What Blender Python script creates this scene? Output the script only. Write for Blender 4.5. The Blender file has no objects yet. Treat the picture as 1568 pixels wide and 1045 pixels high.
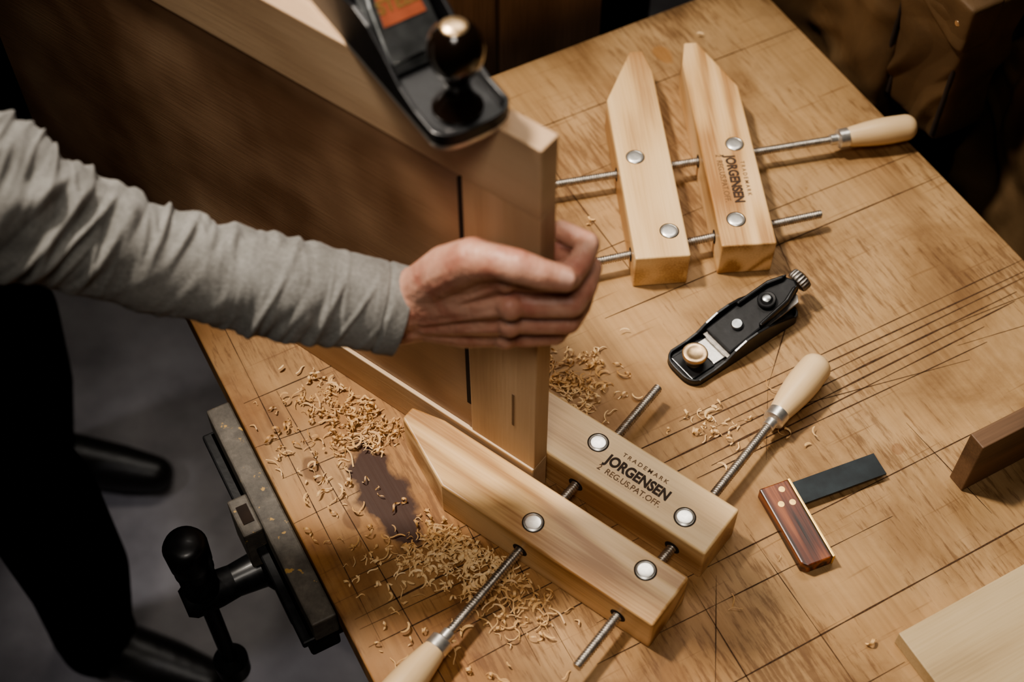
import bpy, math, random
from mathutils import Vector, Matrix, noise
random.seed(7)
TZ = 0.86
ANG = math.radians(28.4)
TM = Matrix.Translation((0,0,TZ)) @ Matrix.Rotation(ANG,4,'Z')

# ------------------------------------------------------------------ helpers
def link(o, parent=None):
    bpy.context.scene.collection.objects.link(o)
    if parent is not None: o.parent = parent
    return o
def empty(name):
    e = bpy.data.objects.new(name, None); e.empty_display_size = 0.05
    return link(e)
def mesh_obj(name, verts, faces, mat=None, parent=None, M=None, smooth=False, bevel=0, seg=2):
    me = bpy.data.meshes.new(name)
    me.from_pydata([tuple(v) for v in verts], [], faces); me.update()
    import bmesh
    bm = bmesh.new(); bm.from_mesh(me)
    bmesh.ops.recalc_face_normals(bm, faces=bm.faces); bm.to_mesh(me); bm.free()
    o = bpy.data.objects.new(name, me); link(o, parent)
    if M is not None: o.matrix_world = M
    if mat: me.materials.append(mat)
    if smooth:
        for p in me.polygons: p.use_smooth = True
    if bevel:
        b = o.modifiers.new('bevel','BEVEL'); b.width = bevel; b.segments = seg; b.limit_method='ANGLE'
        b.angle_limit = math.radians(35)
        b.harden_normals = False
    return o
def prism_data(pts, z0, z1):
    n=len(pts)
    v=[(x,y,z0) for x,y in pts]+[(x,y,z1) for x,y in pts]
    f=[list(range(n))[::-1], list(range(n,2*n))]
    f+=[[i,(i+1)%n,n+(i+1)%n,n+i] for i in range(n)]
    return v,f
def prism(name, pts, z0, z1, mat, parent=None, M=None, bevel=0, seg=2):
    v,f=prism_data(pts,z0,z1)
    return mesh_obj(name,v,f,mat,parent,M,bevel=bevel,seg=seg)
def side_prism(name, pts, y0, y1, mat, parent=None, M=None, bevel=0):
    n=len(pts)
    v=[(x,y0,z) for x,z in pts]+[(x,y1,z) for x,z in pts]
    f=[list(range(n)), list(range(n,2*n))[::-1]]
    f+=[[i,(i+1)%n,n+(i+1)%n,n+i] for i in range(n)]
    return mesh_obj(name,v,f,mat,parent,M,bevel=bevel)
def box(name, x0,x1,y0,y1,z0,z1, mat, parent=None, M=None, bevel=0, seg=2):
    return prism(name,[(x0,y0),(x1,y0),(x1,y1),(x0,y1)],z0,z1,mat,parent,M,bevel,seg)
def orient(p0,p1):
    p0=Vector(p0); d=Vector(p1)-p0
    q=d.to_track_quat('X','Z')
    return Matrix.Translation(p0) @ q.to_matrix().to_4x4()
def lathe_data(profile, seg=28, fn=None):
    v=[];f=[]
    for (x,r) in profile:
        for k in range(seg):
            a=2*math.pi*k/seg
            rr = r if fn is None else fn(x,a,r)
            v.append((x, rr*math.cos(a), rr*math.sin(a)))
    n=len(profile)
    for i in range(n-1):
        for k in range(seg):
            f.append([i*seg+k, i*seg+(k+1)%seg, (i+1)*seg+(k+1)%seg, (i+1)*seg+k])
    f.append([k for k in range(seg)][::-1]); f.append([(n-1)*seg+k for k in range(seg)])
    return v,f
def lathe(name, p0, p1, profile, mat, parent=None, seg=28, smooth=True, base=None, fn=None):
    v,f=lathe_data(profile,seg,fn)
    M=orient(p0,p1)
    if base is not None: M = base @ M
    o=mesh_obj(name,v,f,mat,parent,M,smooth=smooth)
    if smooth:
        m=o.modifiers.new('es','EDGE_SPLIT'); m.split_angle=math.radians(40)
    return o
def thread(name,p0,p1,r,mat,parent,pitch=0.0026):
    L=(Vector(p1)-Vector(p0)).length
    n=int(L/pitch*7)
    prof=[(0,r*0.6)]+[(L*i/n,r) for i in range(n+1)]+[(L,r*0.6)]
    def fn(x,a,rr):
        if rr<r: return rr
        ph=(x/pitch - a/(2*math.pi))%1.0
        return r*(0.80+0.20*min(1,max(0,2.2*(1-abs(2*ph-1))-0.5)))
    return lathe(name,p0,p1,prof,mat,parent,seg=16,fn=fn)
def sphere_data(c,r,nu=14,nv=9,sc=(1,1,1)):
    v=[];f=[]
    c=Vector(c)
    v.append(c+Vector((0,0,r*sc[2])))
    for j in range(1,nv):
        t=math.pi*j/nv
        for i in range(nu):
            p=2*math.pi*i/nu
            v.append(c+Vector((r*sc[0]*math.sin(t)*math.cos(p), r*sc[1]*math.sin(t)*math.sin(p), r*sc[2]*math.cos(t))))
    v.append(c-Vector((0,0,r*sc[2])))
    for i in range(nu): f.append([0,1+i,1+(i+1)%nu])
    for j in range(nv-2):
        for i in range(nu):
            a=1+j*nu+i; b=1+j*nu+(i+1)%nu
            f.append([a,a+nu,b+nu,b])
    last=len(v)-1; s=1+(nv-2)*nu
    for i in range(nu): f.append([s+i,last,s+(i+1)%nu])
    return v,f
def blob(name, chains, voxel, mat, parent, smooth_it=6, ell=()):
    V=[];F=[]
    def add(v,f):
        o=len(V); V.extend(v); F.extend([[i+o for i in ff] for ff in f])
    for ch in chains:
        for (p,r) in ch: add(*sphere_data(p,r))
        for (p0,r0),(p1,r1) in zip(ch[:-1],ch[1:]):
            p0=Vector(p0);p1=Vector(p1); L=(p1-p0).length
            if L<1e-6: continue
            M=orient(p0,p1)
            v,f=lathe_data([(0,r0),(L,r1)],16)
            add([M@Vector(x) for x in v],f)
    for (c,r,sc) in ell: add(*sphere_data(c,r,20,12,sc))
    me=bpy.data.meshes.new(name); me.from_pydata([tuple(x) for x in V],[],F)
    import bmesh
    bm=bmesh.new(); bm.from_mesh(me); bmesh.ops.recalc_face_normals(bm,faces=bm.faces); bm.to_mesh(me); bm.free()
    me.materials.append(mat)
    o=bpy.data.objects.new(name,me); link(o,parent)
    m=o.modifiers.new('remesh','REMESH'); m.mode='VOXEL'; m.voxel_size=voxel; m.use_smooth_shade=True
    s=o.modifiers.new('smooth','SMOOTH'); s.factor=0.5; s.iterations=smooth_it
    return o

# ------------------------------------------------------------------ materials
def new_mat(name):
    m=bpy.data.materials.new(name); m.use_nodes=True
    nt=m.node_tree; b=nt.nodes['Principled BSDF']
    return m,nt,b
def N(nt,t,**kw):
    n=nt.nodes.new(t)
    for k,v in kw.items(): setattr(n,k,v)
    return n
def ramp(nt, stops):
    r=N(nt,'ShaderNodeValToRGB'); cr=r.color_ramp
    while len(cr.elements)<len(stops): cr.elements.new(0.5)
    for e,(p,c) in zip(cr.elements,stops):
        e.position=p; e.color=(c[0],c[1],c[2],1)
    return r
def plain(name,col,rough=0.5,metal=0.0,noise_amt=0.12,nscale=60,bump=0.05,coat=0,spec=None):
    m,nt,b=new_mat(name)
    tc=N(nt,'ShaderNodeTexCoord'); no=N(nt,'ShaderNodeTexNoise'); no.inputs['Scale'].default_value=nscale; no.inputs['Detail'].default_value=5
    nt.links.new(tc.outputs['Object'],no.inputs['Vector'])
    lo=[c*(1-noise_amt*2) for c in col]; hi=[min(1,c*(1+noise_amt*2)) for c in col]
    r=ramp(nt,[(0.3,lo),(0.7,hi)]); nt.links.new(no.outputs['Fac'],r.inputs['Fac']); nt.links.new(r.outputs['Color'],b.inputs['Base Color'])
    b.inputs['Roughness'].default_value=rough; b.inputs['Metallic'].default_value=metal
    if coat: b.inputs['Coat Weight'].default_value=coat; b.inputs['Coat Roughness'].default_value=0.08
    if spec is not None: b.inputs['Specular IOR Level'].default_value=spec
    bp=N(nt,'ShaderNodeBump'); bp.inputs['Strength'].default_value=bump; bp.inputs['Distance'].default_value=0.002
    nt.links.new(no.outputs['Fac'],bp.inputs['Height']); nt.links.new(bp.outputs['Normal'],b.inputs['Normal'])
    return m
def wood(name,c0,c1,c2,along='X',rings=9,rs=(2.0,16.0,16.0),fibre=1.0,rough=0.5,bump=0.15,offset=(0,0,0),contrast=1.0,ringamp=0.15,fibamp=0.45,blotch=0.5):
    """c0 dark line, c1 mid, c2 light"""
    m,nt,b=new_mat(name)
    tc=N(nt,'ShaderNodeTexCoord'); L=nt.links.new
    mp=N(nt,'ShaderNodeMapping'); mp.inputs['Location'].default_value=offset
    mp.inputs['Rotation'].default_value = {'X':(0,0,0),'Y':(0,0,math.pi/2),'Z':(0,math.pi/2,0)}[along]
    L(tc.outputs['Object'],mp.inputs['Vector'])
    m1=N(nt,'ShaderNodeMapping'); m1.inputs['Scale'].default_value=rs; L(mp.outputs[0],m1.inputs['Vector'])
    n1=N(nt,'ShaderNodeTexNoise'); n1.inputs['Scale'].default_value=1.0; n1.inputs['Detail'].default_value=2.0; n1.inputs['Roughness'].default_value=0.35
    L(m1.outputs[0],n1.inputs['Vector'])
    mu=N(nt,'ShaderNodeMath',operation='MULTIPLY'); mu.inputs[1].default_value=rings*2*math.pi; L(n1.outputs['Fac'],mu.inputs[0])
    si=N(nt,'ShaderNodeMath',operation='SINE'); L(mu.outputs[0],si.inputs[0])
    m2=N(nt,'ShaderNodeMapping'); m2.inputs['Scale'].default_value=(14*fibre,420*fibre,420*fibre); L(mp.outputs[0],m2.inputs['Vector'])
    n2=N(nt,'ShaderNodeTexNoise'); n2.inputs['Scale'].default_value=1.0; n2.inputs['Detail'].default_value=3.0; L(m2.outputs[0],n2.inputs['Vector'])
    n3=N(nt,'ShaderNodeTexNoise'); n3.inputs['Scale'].default_value=9.0; n3.inputs['Detail'].default_value=2.0; L(mp.outputs[0],n3.inputs['Vector'])
    a=N(nt,'ShaderNodeMath',operation='MULTIPLY_ADD'); L(si.outputs[0],a.inputs[0]); a.inputs[1].default_value=ringamp*contrast; a.inputs[2].default_value=0.5-0.5*contrast*(fibamp+blotch)
    bb=N(nt,'ShaderNodeMath',operation='MULTIPLY_ADD'); L(n2.outputs['Fac'],bb.inputs[0]); bb.inputs[1].default_value=fibamp*contrast; L(a.outputs[0],bb.inputs[2])
    c=N(nt,'ShaderNodeMath',operation='MULTIPLY_ADD'); L(n3.outputs['Fac'],c.inputs[0]); c.inputs[1].default_value=blotch*contrast; L(bb.outputs[0],c.inputs[2])
    r=ramp(nt,[(0.2,c0),(0.5,c1),(0.8,c2)]); L(c.outputs[0],r.inputs['Fac']); L(r.outputs['Color'],b.inputs['Base Color'])
    b.inputs['Roughness'].default_value=rough
    bp=N(nt,'ShaderNodeBump'); bp.inputs['Strength'].default_value=bump; bp.inputs['Distance'].default_value=0.001
    L(n2.outputs['Fac'],bp.inputs['Height']); L(bp.outputs['Normal'],b.inputs['Normal'])
    m['fac_node']=c.name; m['ramp_node']=r.name
    return m

maple=wood('maple_wood',(0.38,0.19,0.07),(0.68,0.43,0.20),(0.82,0.56,0.30),rings=7,rs=(1.8,13,13),rough=0.38,contrast=1.0,bump=0.06,ringamp=0.28)
maple2=wood('maple_wood_pale',(0.40,0.21,0.085),(0.70,0.46,0.225),(0.83,0.59,0.32),rings=5,rs=(1.6,11,11),rough=0.38,offset=(3,2,1),contrast=0.9,bump=0.06,ringamp=0.28)
handle_w=wood('birch_handle_wood',(0.55,0.36,0.18),(0.75,0.54,0.31),(0.85,0.65,0.42),rings=3,rough=0.36,contrast=0.5,bump=0.04)
rail_w=wood('cabinet_rail_wood',(0.36,0.22,0.125),(0.55,0.375,0.23),(0.66,0.48,0.31),rings=5,rs=(1.2,8,8),rough=0.55,contrast=0.7,fibamp=.3)
stile_w=wood('cabinet_stile_wood',(0.34,0.20,0.11),(0.53,0.35,0.205),(0.65,0.46,0.29),along='Z',rings=5,rs=(1.2,10,10),rough=0.55,contrast=0.8,fibamp=.3)
panel_w=wood('cabinet_panel_wood',(0.23,0.125,0.068),(0.44,0.27,0.16),(0.64,0.44,0.28),rings=1.3,rs=(3.0,5,5),rough=0.38,contrast=1.4,fibamp=.10,blotch=0.85,ringamp=0.15)
strip_w=wood('pale_strip_wood',(0.5,0.33,0.18),(0.66,0.47,0.29),(0.75,0.57,0.38),rings=4,rough=0.5,contrast=0.6)
plank_w=wood('pale_plank_wood',(0.36,0.25,0.13),(0.52,0.38,0.21),(0.62,0.48,0.29),rings=5,rs=(1.0,8,8),rough=0.55,contrast=0.9)
rose=wood('rosewood',(0.010,0.004,0.002),(0.12,0.028,0.009),(0.30,0.09,0.026),rings=7,rs=(3,30,30),rough=0.35,contrast=1.7)
darkwood=wood('walnut_wood',(0.07,0.036,0.018),(0.15,0.082,0.042),(0.22,0.125,0.07),rings=4,rough=0.55)
backwood=wood('stacked_panel_wood',(0.10,0.06,0.035),(0.20,0.125,0.075),(0.28,0.18,0.115),along='Z',rings=3,rough=0.6)
shav_m=wood('shaving_wood',(0.50,0.27,0.10),(0.72,0.45,0.20),(0.85,0.61,0.33),rings=2,rough=0.5,contrast=1.3)
steel=plain('brushed_steel',(0.78,0.75,0.70),0.34,0.9,0.06,300,0.03)
screwsteel=plain('screw_steel',(0.50,0.46,0.41),0.38,0.95,0.15,200,0.03)
darksteel=plain('dark_knurled_steel',(0.24,0.22,0.20),0.40,0.95,0.15,200,0.03)
chrome=plain('tarnished_lever_cap',(0.30,0.31,0.31),0.32,0.95,0.15,80,0.03)
brass=plain('brass',(0.75,0.50,0.18),0.35,0.85,0.1,150,0.02)
bronze=plain('aged_bronze',(0.60,0.43,0.26),0.34,0.85,0.15,150,0.02)
blackiron=plain('black_enamelled_iron',(0.007,0.007,0.008),0.38,0.0,0.2,150,0.05,coat=0.08)
darkiron=plain('dark_cast_iron',(0.009,0.009,0.010),0.5,0.0,0.3,90,0.2,spec=0.3)
bluesteel=plain('blued_steel',(0.020,0.027,0.031),0.5,0.3,0.2,60,0.03)
blackknob=plain('black_lacquer',(0.009,0.005,0.003),0.14,0.0,0.1,40,0.0,coat=0.4)
kerf=plain('kerf_line_wood',(0.065,0.030,0.012),0.9,0,0.3,300,0.0)  # dark brown of the saw, knife and pencil lines
hole_m=plain('bored_hole',(0.022,0.012,0.007),0.9)
ink=plain('black_ink',(0.045,0.024,0.014),0.7)
ink2=plain('faded_ink',(0.16,0.085,0.04),0.7)
blackcloth=plain('black_cloth',(0.004,0.004,0.005),0.95,0,0.25,400,0.2,spec=0.05)
navycloth=plain('navy_denim',(0.004,0.004,0.006),0.95,0,0.25,500,0.2,spec=0.05)
leather=plain('black_leather',(0.012,0.010,0.009),0.4,0,0.2,200,0.15,spec=0.6)
hair_m=plain('brown_hair',(0.05,0.03,0.02),0.6,0,0.4,300,0.4)
redm=plain('red_label',(0.32,0.085,0.04),0.45)
wallm=plain('dark_painted_wall',(0.03,0.027,0.024),0.9,0,0.1,8,0.1)
ceilm=plain('dark_ceiling',(0.06,0.055,0.05),0.9,0,0.1,8,0.1)
def worn():
    m,nt,b=new_mat('worn_vise_metal'); L=nt.links.new
    tc=N(nt,'ShaderNodeTexCoord')
    n=N(nt,'ShaderNodeTexNoise'); n.inputs['Scale'].default_value=45; n.inputs['Detail'].default_value=8; n.inputs['Roughness'].default_value=0.7
    n2=N(nt,'ShaderNodeTexNoise'); n2.inputs['Scale'].default_value=110; n2.inputs['Detail'].default_value=3
    L(tc.outputs['Object'],n.inputs['Vector']); L(tc.outputs['Object'],n2.inputs['Vector'])
    r=ramp(nt,[(0.3,(0.05,0.043,0.036)),(0.55,(0.12,0.105,0.086)),(0.75,(0.20,0.175,0.145))]); L(n.outputs['Fac'],r.inputs['Fac'])
    r2=ramp(nt,[(0.66,(0,0,0)),(0.70,(1,1,1))]); L(n2.outputs['Fac'],r2.inputs['Fac'])
    mx=N(nt,'ShaderNodeMix',data_type='RGBA'); L(r2.outputs['Color'],mx.inputs['Factor']); L(r.outputs['Color'],mx.inputs[6]); mx.inputs[7].default_value=(0.45,0.28,0.09,1)
    L(mx.outputs[2],b.inputs['Base Color']); b.inputs['Roughness'].default_value=0.55; b.inputs['Metallic'].default_value=0.0; b.inputs['Specular IOR Level'].default_value=0.4
    bp=N(nt,'ShaderNodeBump'); bp.inputs['Strength'].default_value=0.3; bp.inputs['Distance'].default_value=0.002; L(n.outputs['Fac'],bp.inputs['Height']); L(bp.outputs['Normal'],b.inputs['Normal'])
    return m
wornm=worn()
STAINS=[(0.209,0.640,0.022,0.064,0.97,(0.038,0.011,0.004,1)),(0.765,1.03,0.010,0.017,0.6,(0.30,0.13,0.03,1)),(0.16,0.70,0.008,0.016,0.7,(0.12,0.05,0.015,1)),(0.355,0.355,0.010,0.012,0.5,(0.25,0.12,0.04,1)),
        (0.17,0.63,0.008,0.010,0.6,(0.12,0.05,0.015,1)),(0.67,0.45,0.006,0.006,0.5,(0.2,0.08,0.03,1)),(0.15,0.77,0.010,0.02,0.5,(0.14,0.06,0.018,1)),(0.22,0.50,0.012,0.012,0.5,(0.14,0.06,0.018,1)),
        (0.30,0.36,0.02,0.02,0.4,(0.16,0.07,0.02,1))]
def plywood():
    m=wood('workbench_plywood',(0.19,0.100,0.040),(0.38,0.235,0.110),(0.50,0.33,0.172),along='Y',rings=4,rs=(2.6,6.5,6.5),fibre=0.45,rough=0.52,contrast=0.85,bump=0.12,offset=(1.3,0.4,0),ringamp=0.10)
    nt=m.node_tree; L=nt.links.new; b=nt.nodes['Principled BSDF']; rp=nt.nodes[m['ramp_node']]
    tc=N(nt,'ShaderNodeTexCoord')
    mp=N(nt,'ShaderNodeMapping'); mp.inputs['Scale'].default_value=(210,26,1); L(tc.outputs['Object'],mp.inputs['Vector'])
    n=N(nt,'ShaderNodeTexNoise'); n.inputs['Scale'].default_value=1; n.inputs['Detail'].default_value=6; n.inputs['Roughness'].default_value=0.65; L(mp.outputs[0],n.inputs['Vector'])
    n5=N(nt,'ShaderNodeTexNoise'); n5.inputs['Scale'].default_value=5; n5.inputs['Detail'].default_value=3; L(tc.outputs['Object'],n5.inputs['Vector'])
    mm=N(nt,'ShaderNodeMath',operation='MULTIPLY_ADD'); L(n5.outputs['Fac'],mm.inputs[0]); mm.inputs[1].default_value=0.7; L(n.outputs['Fac'],mm.inputs[2])
    r=ramp(nt,[(0.88,(0,0,0)),(1.0,(1,1,1))]); L(mm.outputs[0],r.inputs['Fac'])
    sc=N(nt,'ShaderNodeMath',operation='MULTIPLY'); L(r.outputs['Color'],sc.inputs[0]); sc.inputs[1].default_value=0.6
    mx=N(nt,'ShaderNodeMix',data_type='RGBA'); L(sc.outputs[0],mx.inputs['Factor']); L(rp.outputs['Color'],mx.inputs[6]); mx.inputs[7].default_value=(0.13,0.058,0.020,1)
    nb=N(nt,'ShaderNodeTexNoise'); nb.inputs['Scale'].default_value=6.5; nb.inputs['Detail'].default_value=7; nb.inputs['Roughness'].default_value=0.66; nb.inputs['Distortion'].default_value=0.6; L(tc.outputs['Object'],nb.inputs['Vector'])
    rb=ramp(nt,[(0.36,(0.58,0.50,0.42)),(0.5,(1,1,1)),(0.66,(1.24,1.24,1.24))]); L(nb.outputs['Fac'],rb.inputs['Fac'])
    mxb=N(nt,'ShaderNodeMix',data_type='RGBA',blend_type='MULTIPLY'); mxb.inputs['Factor'].default_value=0.7; L(mx.outputs[2],mxb.inputs[6]); L(rb.outputs['Color'],mxb.inputs[7])
    ms=N(nt,'ShaderNodeMapping'); ms.inputs['Scale'].default_value=(9,260,1); ms.inputs['Rotation'].default_value=(0,0,0.12); L(tc.outputs['Object'],ms.inputs['Vector'])
    ns=N(nt,'ShaderNodeTexNoise'); ns.inputs['Scale'].default_value=1; ns.inputs['Detail'].default_value=2; L(ms.outputs[0],ns.inputs['Vector'])
    rs_=ramp(nt,[(0.64,(0,0,0)),(0.74,(0.6,0.6,0.6))]); L(ns.outputs['Fac'],rs_.inputs['Fac'])
    mxs=N(nt,'ShaderNodeMix',data_type='RGBA'); L(rs_.outputs['Color'],mxs.inputs['Factor']); L(mxb.outputs[2],mxs.inputs[6]); mxs.inputs[7].default_value=(0.18,0.09,0.034,1)
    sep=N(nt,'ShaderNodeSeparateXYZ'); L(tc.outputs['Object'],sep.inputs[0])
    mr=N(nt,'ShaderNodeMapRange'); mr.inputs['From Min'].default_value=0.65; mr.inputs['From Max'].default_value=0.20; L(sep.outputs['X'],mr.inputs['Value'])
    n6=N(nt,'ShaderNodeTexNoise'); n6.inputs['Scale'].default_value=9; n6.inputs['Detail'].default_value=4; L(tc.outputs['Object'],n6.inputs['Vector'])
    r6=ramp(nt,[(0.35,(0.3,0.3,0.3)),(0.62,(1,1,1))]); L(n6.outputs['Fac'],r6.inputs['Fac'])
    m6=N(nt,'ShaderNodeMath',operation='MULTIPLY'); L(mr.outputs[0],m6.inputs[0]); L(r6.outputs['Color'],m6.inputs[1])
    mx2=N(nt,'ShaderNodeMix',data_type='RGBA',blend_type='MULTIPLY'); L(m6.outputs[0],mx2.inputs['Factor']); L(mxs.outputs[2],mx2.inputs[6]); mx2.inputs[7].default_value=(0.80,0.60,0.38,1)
    last=mx2.outputs[2]
    nn=N(nt,'ShaderNodeTexNoise'); nn.inputs['Scale'].default_value=38; nn.inputs['Detail'].default_value=4; L(tc.outputs['Object'],nn.inputs['Vector'])
    for (u,v,ru,rv,s,col) in STAINS:
        su=N(nt,'ShaderNodeVectorMath',operation='SUBTRACT'); L(tc.outputs['Object'],su.inputs[0]); su.inputs[1].default_value=(u,v,0)
        mu=N(nt,'ShaderNodeVectorMath',operation='MULTIPLY'); L(su.outputs[0],mu.inputs[0]); mu.inputs[1].default_value=(1/ru,1/rv,0)
        le=N(nt,'ShaderNodeVectorMath',operation='LENGTH'); L(mu.outputs[0],le.inputs[0])
        ad=N(nt,'ShaderNodeMath',operation='MULTIPLY_ADD'); L(nn.outputs['Fac'],ad.inputs[0]); ad.inputs[1].default_value=1.6; L(le.outputs['Value'],ad.inputs[2])
        rr=N(nt,'ShaderNodeMapRange'); rr.inputs['From Min'].default_value=1.95; rr.inputs['From Max'].default_value=1.65; rr.inputs['To Max'].default_value=s; L(ad.outputs[0],rr.inputs['Value'])
        mx3=N(nt,'ShaderNodeMix',data_type='RGBA'); L(rr.outputs[0],mx3.inputs['Factor']); L(last,mx3.inputs[6]); mx3.inputs[7].default_value=col
        last=mx3.outputs[2]
    L(last,b.inputs['Base Color']); b.inputs['Specular IOR Level'].default_value=0.35
    return m
ply=plywood()
def canvas():
    m,nt,b=new_mat('waxed_brown_canvas'); L=nt.links.new
    tc=N(nt,'ShaderNodeTexCoord')
    n=N(nt,'ShaderNodeTexNoise'); n.inputs['Scale'].default_value=7; n.inputs['Detail'].default_value=6; n.inputs['Roughness'].default_value=0.55
    n.inputs['Distortion'].default_value=0.8
    n2=N(nt,'ShaderNodeTexNoise'); n2.inputs['Scale'].default_value=500; n2.inputs['Detail'].default_value=2
    L(tc.outputs['Object'],n.inputs['Vector']); L(tc.outputs['Object'],n2.inputs['Vector'])
    r=ramp(nt,[(0.3,(0.080,0.045,0.020)),(0.52,(0.145,0.086,0.040)),(0.72,(0.21,0.130,0.064))]); L(n.outputs['Fac'],r.inputs['Fac']); L(r.outputs['Color'],b.inputs['Base Color'])
    b.inputs['Roughness'].default_value=0.6
    b.inputs['Specular IOR Level'].default_value=0.3
    bp=N(nt,'ShaderNodeBump'); bp.inputs['Strength'].default_value=0.3; bp.inputs['Distance'].default_value=0.001; L(n2.outputs['Fac'],bp.inputs['Height']); L(bp.outputs['Normal'],b.inputs['Normal'])
    return m
canv=canvas()
def concrete():
    m,nt,b=new_mat('concrete'); L=nt.links.new
    tc=N(nt,'ShaderNodeTexCoord')
    n=N(nt,'ShaderNodeTexNoise'); n.inputs['Scale'].default_value=4; n.inputs['Detail'].default_value=9; n.inputs['Roughness'].default_value=0.6
    L(tc.outputs['Object'],n.inputs['Vector'])
    r=ramp(nt,[(0.3,(0.14,0.128,0.132)),(0.5,(0.27,0.252,0.257)),(0.7,(0.40,0.38,0.385))]); L(n.outputs['Fac'],r.inputs['Fac']); L(r.outputs['Color'],b.inputs['Base Color'])
    b.inputs['Roughness'].default_value=0.7
    return m
conc=concrete()
def knit():
    m,nt,b=new_mat('grey_jersey'); L=nt.links.new
    tc=N(nt,'ShaderNodeTexCoord')
    n=N(nt,'ShaderNodeTexNoise'); n.inputs['Scale'].default_value=350; n.inputs['Detail'].default_value=4
    n2=N(nt,'ShaderNodeTexNoise'); n2.inputs['Scale'].default_value=30; n2.inputs['Detail'].default_value=3
    L(tc.outputs['Object'],n.inputs['Vector']); L(tc.outputs['Object'],n2.inputs['Vector'])
    ad=N(nt,'ShaderNodeMath',operation='ADD'); L(n.outputs['Fac'],ad.inputs[0]); L(n2.outputs['Fac'],ad.inputs[1])
    hf=N(nt,'ShaderNodeMath',operation='MULTIPLY'); hf.inputs[1].default_value=0.5; L(ad.outputs[0],hf.inputs[0])
    r=ramp(nt,[(0.35,(0.150,0.144,0.132)),(0.65,(0.265,0.257,0.240))]); L(hf.outputs[0],r.inputs['Fac']); L(r.outputs['Color'],b.inputs['Base Color'])
    b.inputs['Roughness'].default_value=0.95; b.inputs['Sheen Weight'].default_value=0.15; b.inputs['Specular IOR Level'].default_value=0.2
    bp=N(nt,'ShaderNodeBump'); bp.inputs['Strength'].default_value=0.35; bp.inputs['Distance'].default_value=0.001; L(n.outputs['Fac'],bp.inputs['Height']); L(bp.outputs['Normal'],b.inputs['Normal'])
    return m
jersey=knit()
def skin():
    m,nt,b=new_mat('skin'); L=nt.links.new
    tc=N(nt,'ShaderNodeTexCoord')
    n=N(nt,'ShaderNodeTexNoise'); n.inputs['Scale'].default_value=45; n.inputs['Detail'].default_value=4
    n2=N(nt,'ShaderNodeTexNoise'); n2.inputs['Scale'].default_value=200; n2.inputs['Detail'].default_value=6
    mp=N(nt,'ShaderNodeMapping'); mp.inputs['Scale'].default_value=(260,110,70); mp.inputs['Rotation'].default_value=(0,0,math.radians(37)); L(tc.outputs['Object'],mp.inputs['Vector'])
    n4=N(nt,'ShaderNodeTexNoise'); n4.inputs['Scale'].default_value=1; n4.inputs['Detail'].default_value=3; L(mp.outputs[0],n4.inputs['Vector'])
    for q in (n,n2): L(tc.outputs['Object'],q.inputs['Vector'])
    r=ramp(nt,[(0.32,(0.41,0.165,0.115)),(0.5,(0.50,0.255,0.180)),(0.68,(0.58,0.33,0.24))]); L(n.outputs['Fac'],r.inputs['Fac']); L(r.outputs['Color'],b.inputs['Base Color'])
    b.inputs['Roughness'].default_value=0.45
    b.inputs['Subsurface Weight'].default_value=0.12; b.inputs['Subsurface Radius'].default_value=(0.01,0.004,0.002); b.inputs['Subsurface Scale'].default_value=0.4
    ad=N(nt,'ShaderNodeMath',operation='MULTIPLY_ADD'); L(n4.outputs['Fac'],ad.inputs[0]); ad.inputs[1].default_value=1.4; L(n2.outputs['Fac'],ad.inputs[2])
    bp=N(nt,'ShaderNodeBump'); bp.inputs['Strength'].default_value=0.45; bp.inputs['Distance'].default_value=0.0016; L(ad.outputs[0],bp.inputs['Height']); L(bp.outputs['Normal'],b.inputs['Normal'])
    return m
skinm=skin()
nailm=plain('fingernail',(0.62,0.37,0.29),0.28,0,0.05,50,0.0)

# ------------------------------------------------------------------ room
fl=box('floor',-3,3,-2,4,-0.05,0,conc)
box('wall_back',-3,3,4,4.1,0,3.3,wallm); box('wall_front',-3,3,-2.1,-2,0,3.3,wallm)
box('wall_left',-3.1,-3,-2,4,0,3.3,wallm); box('wall_right',3,3.1,-2,4,0,3.3,wallm)
box('ceiling',-3,3,-2,4,3.3,3.4,ceilm)

# ------------------------------------------------------------------ workbench
wb=empty('workbench')
U0,U1,V0,V1=0.12,0.935,-0.15,1.096
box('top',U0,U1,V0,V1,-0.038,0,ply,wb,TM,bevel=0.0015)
for i,(u,v) in enumerate([(0.20,-0.05),(0.85,-0.05),(0.20,1.0),(0.85,1.0)]):
    box('leg_%d'%(i+1),u-.045,u+.045,v-.045,v+.045,-0.86,-0.038,darkwood,wb,TM,bevel=0.003)
for nm,(a,b_,c,d) in {'apron_1':(0.245,0.805,-0.075,-0.03),'apron_2':(0.245,0.805,0.98,1.02)}.items():
    box(nm,a,b_,c,d,-0.14,-0.038,darkwood,wb,TM)
for nm,(a,b_,c,d) in {'apron_3':(0.18,0.22,-0.005,0.955),'apron_4':(0.83,0.87,-0.005,0.955)}.items():
    box(nm,a,b_,c,d,-0.14,-0.038,darkwood,wb,TM)
box('shelf',0.245,0.805,-0.005,0.955,-0.66,-0.64,darkwood,wb,TM)
KV=[];KF=[]
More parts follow.
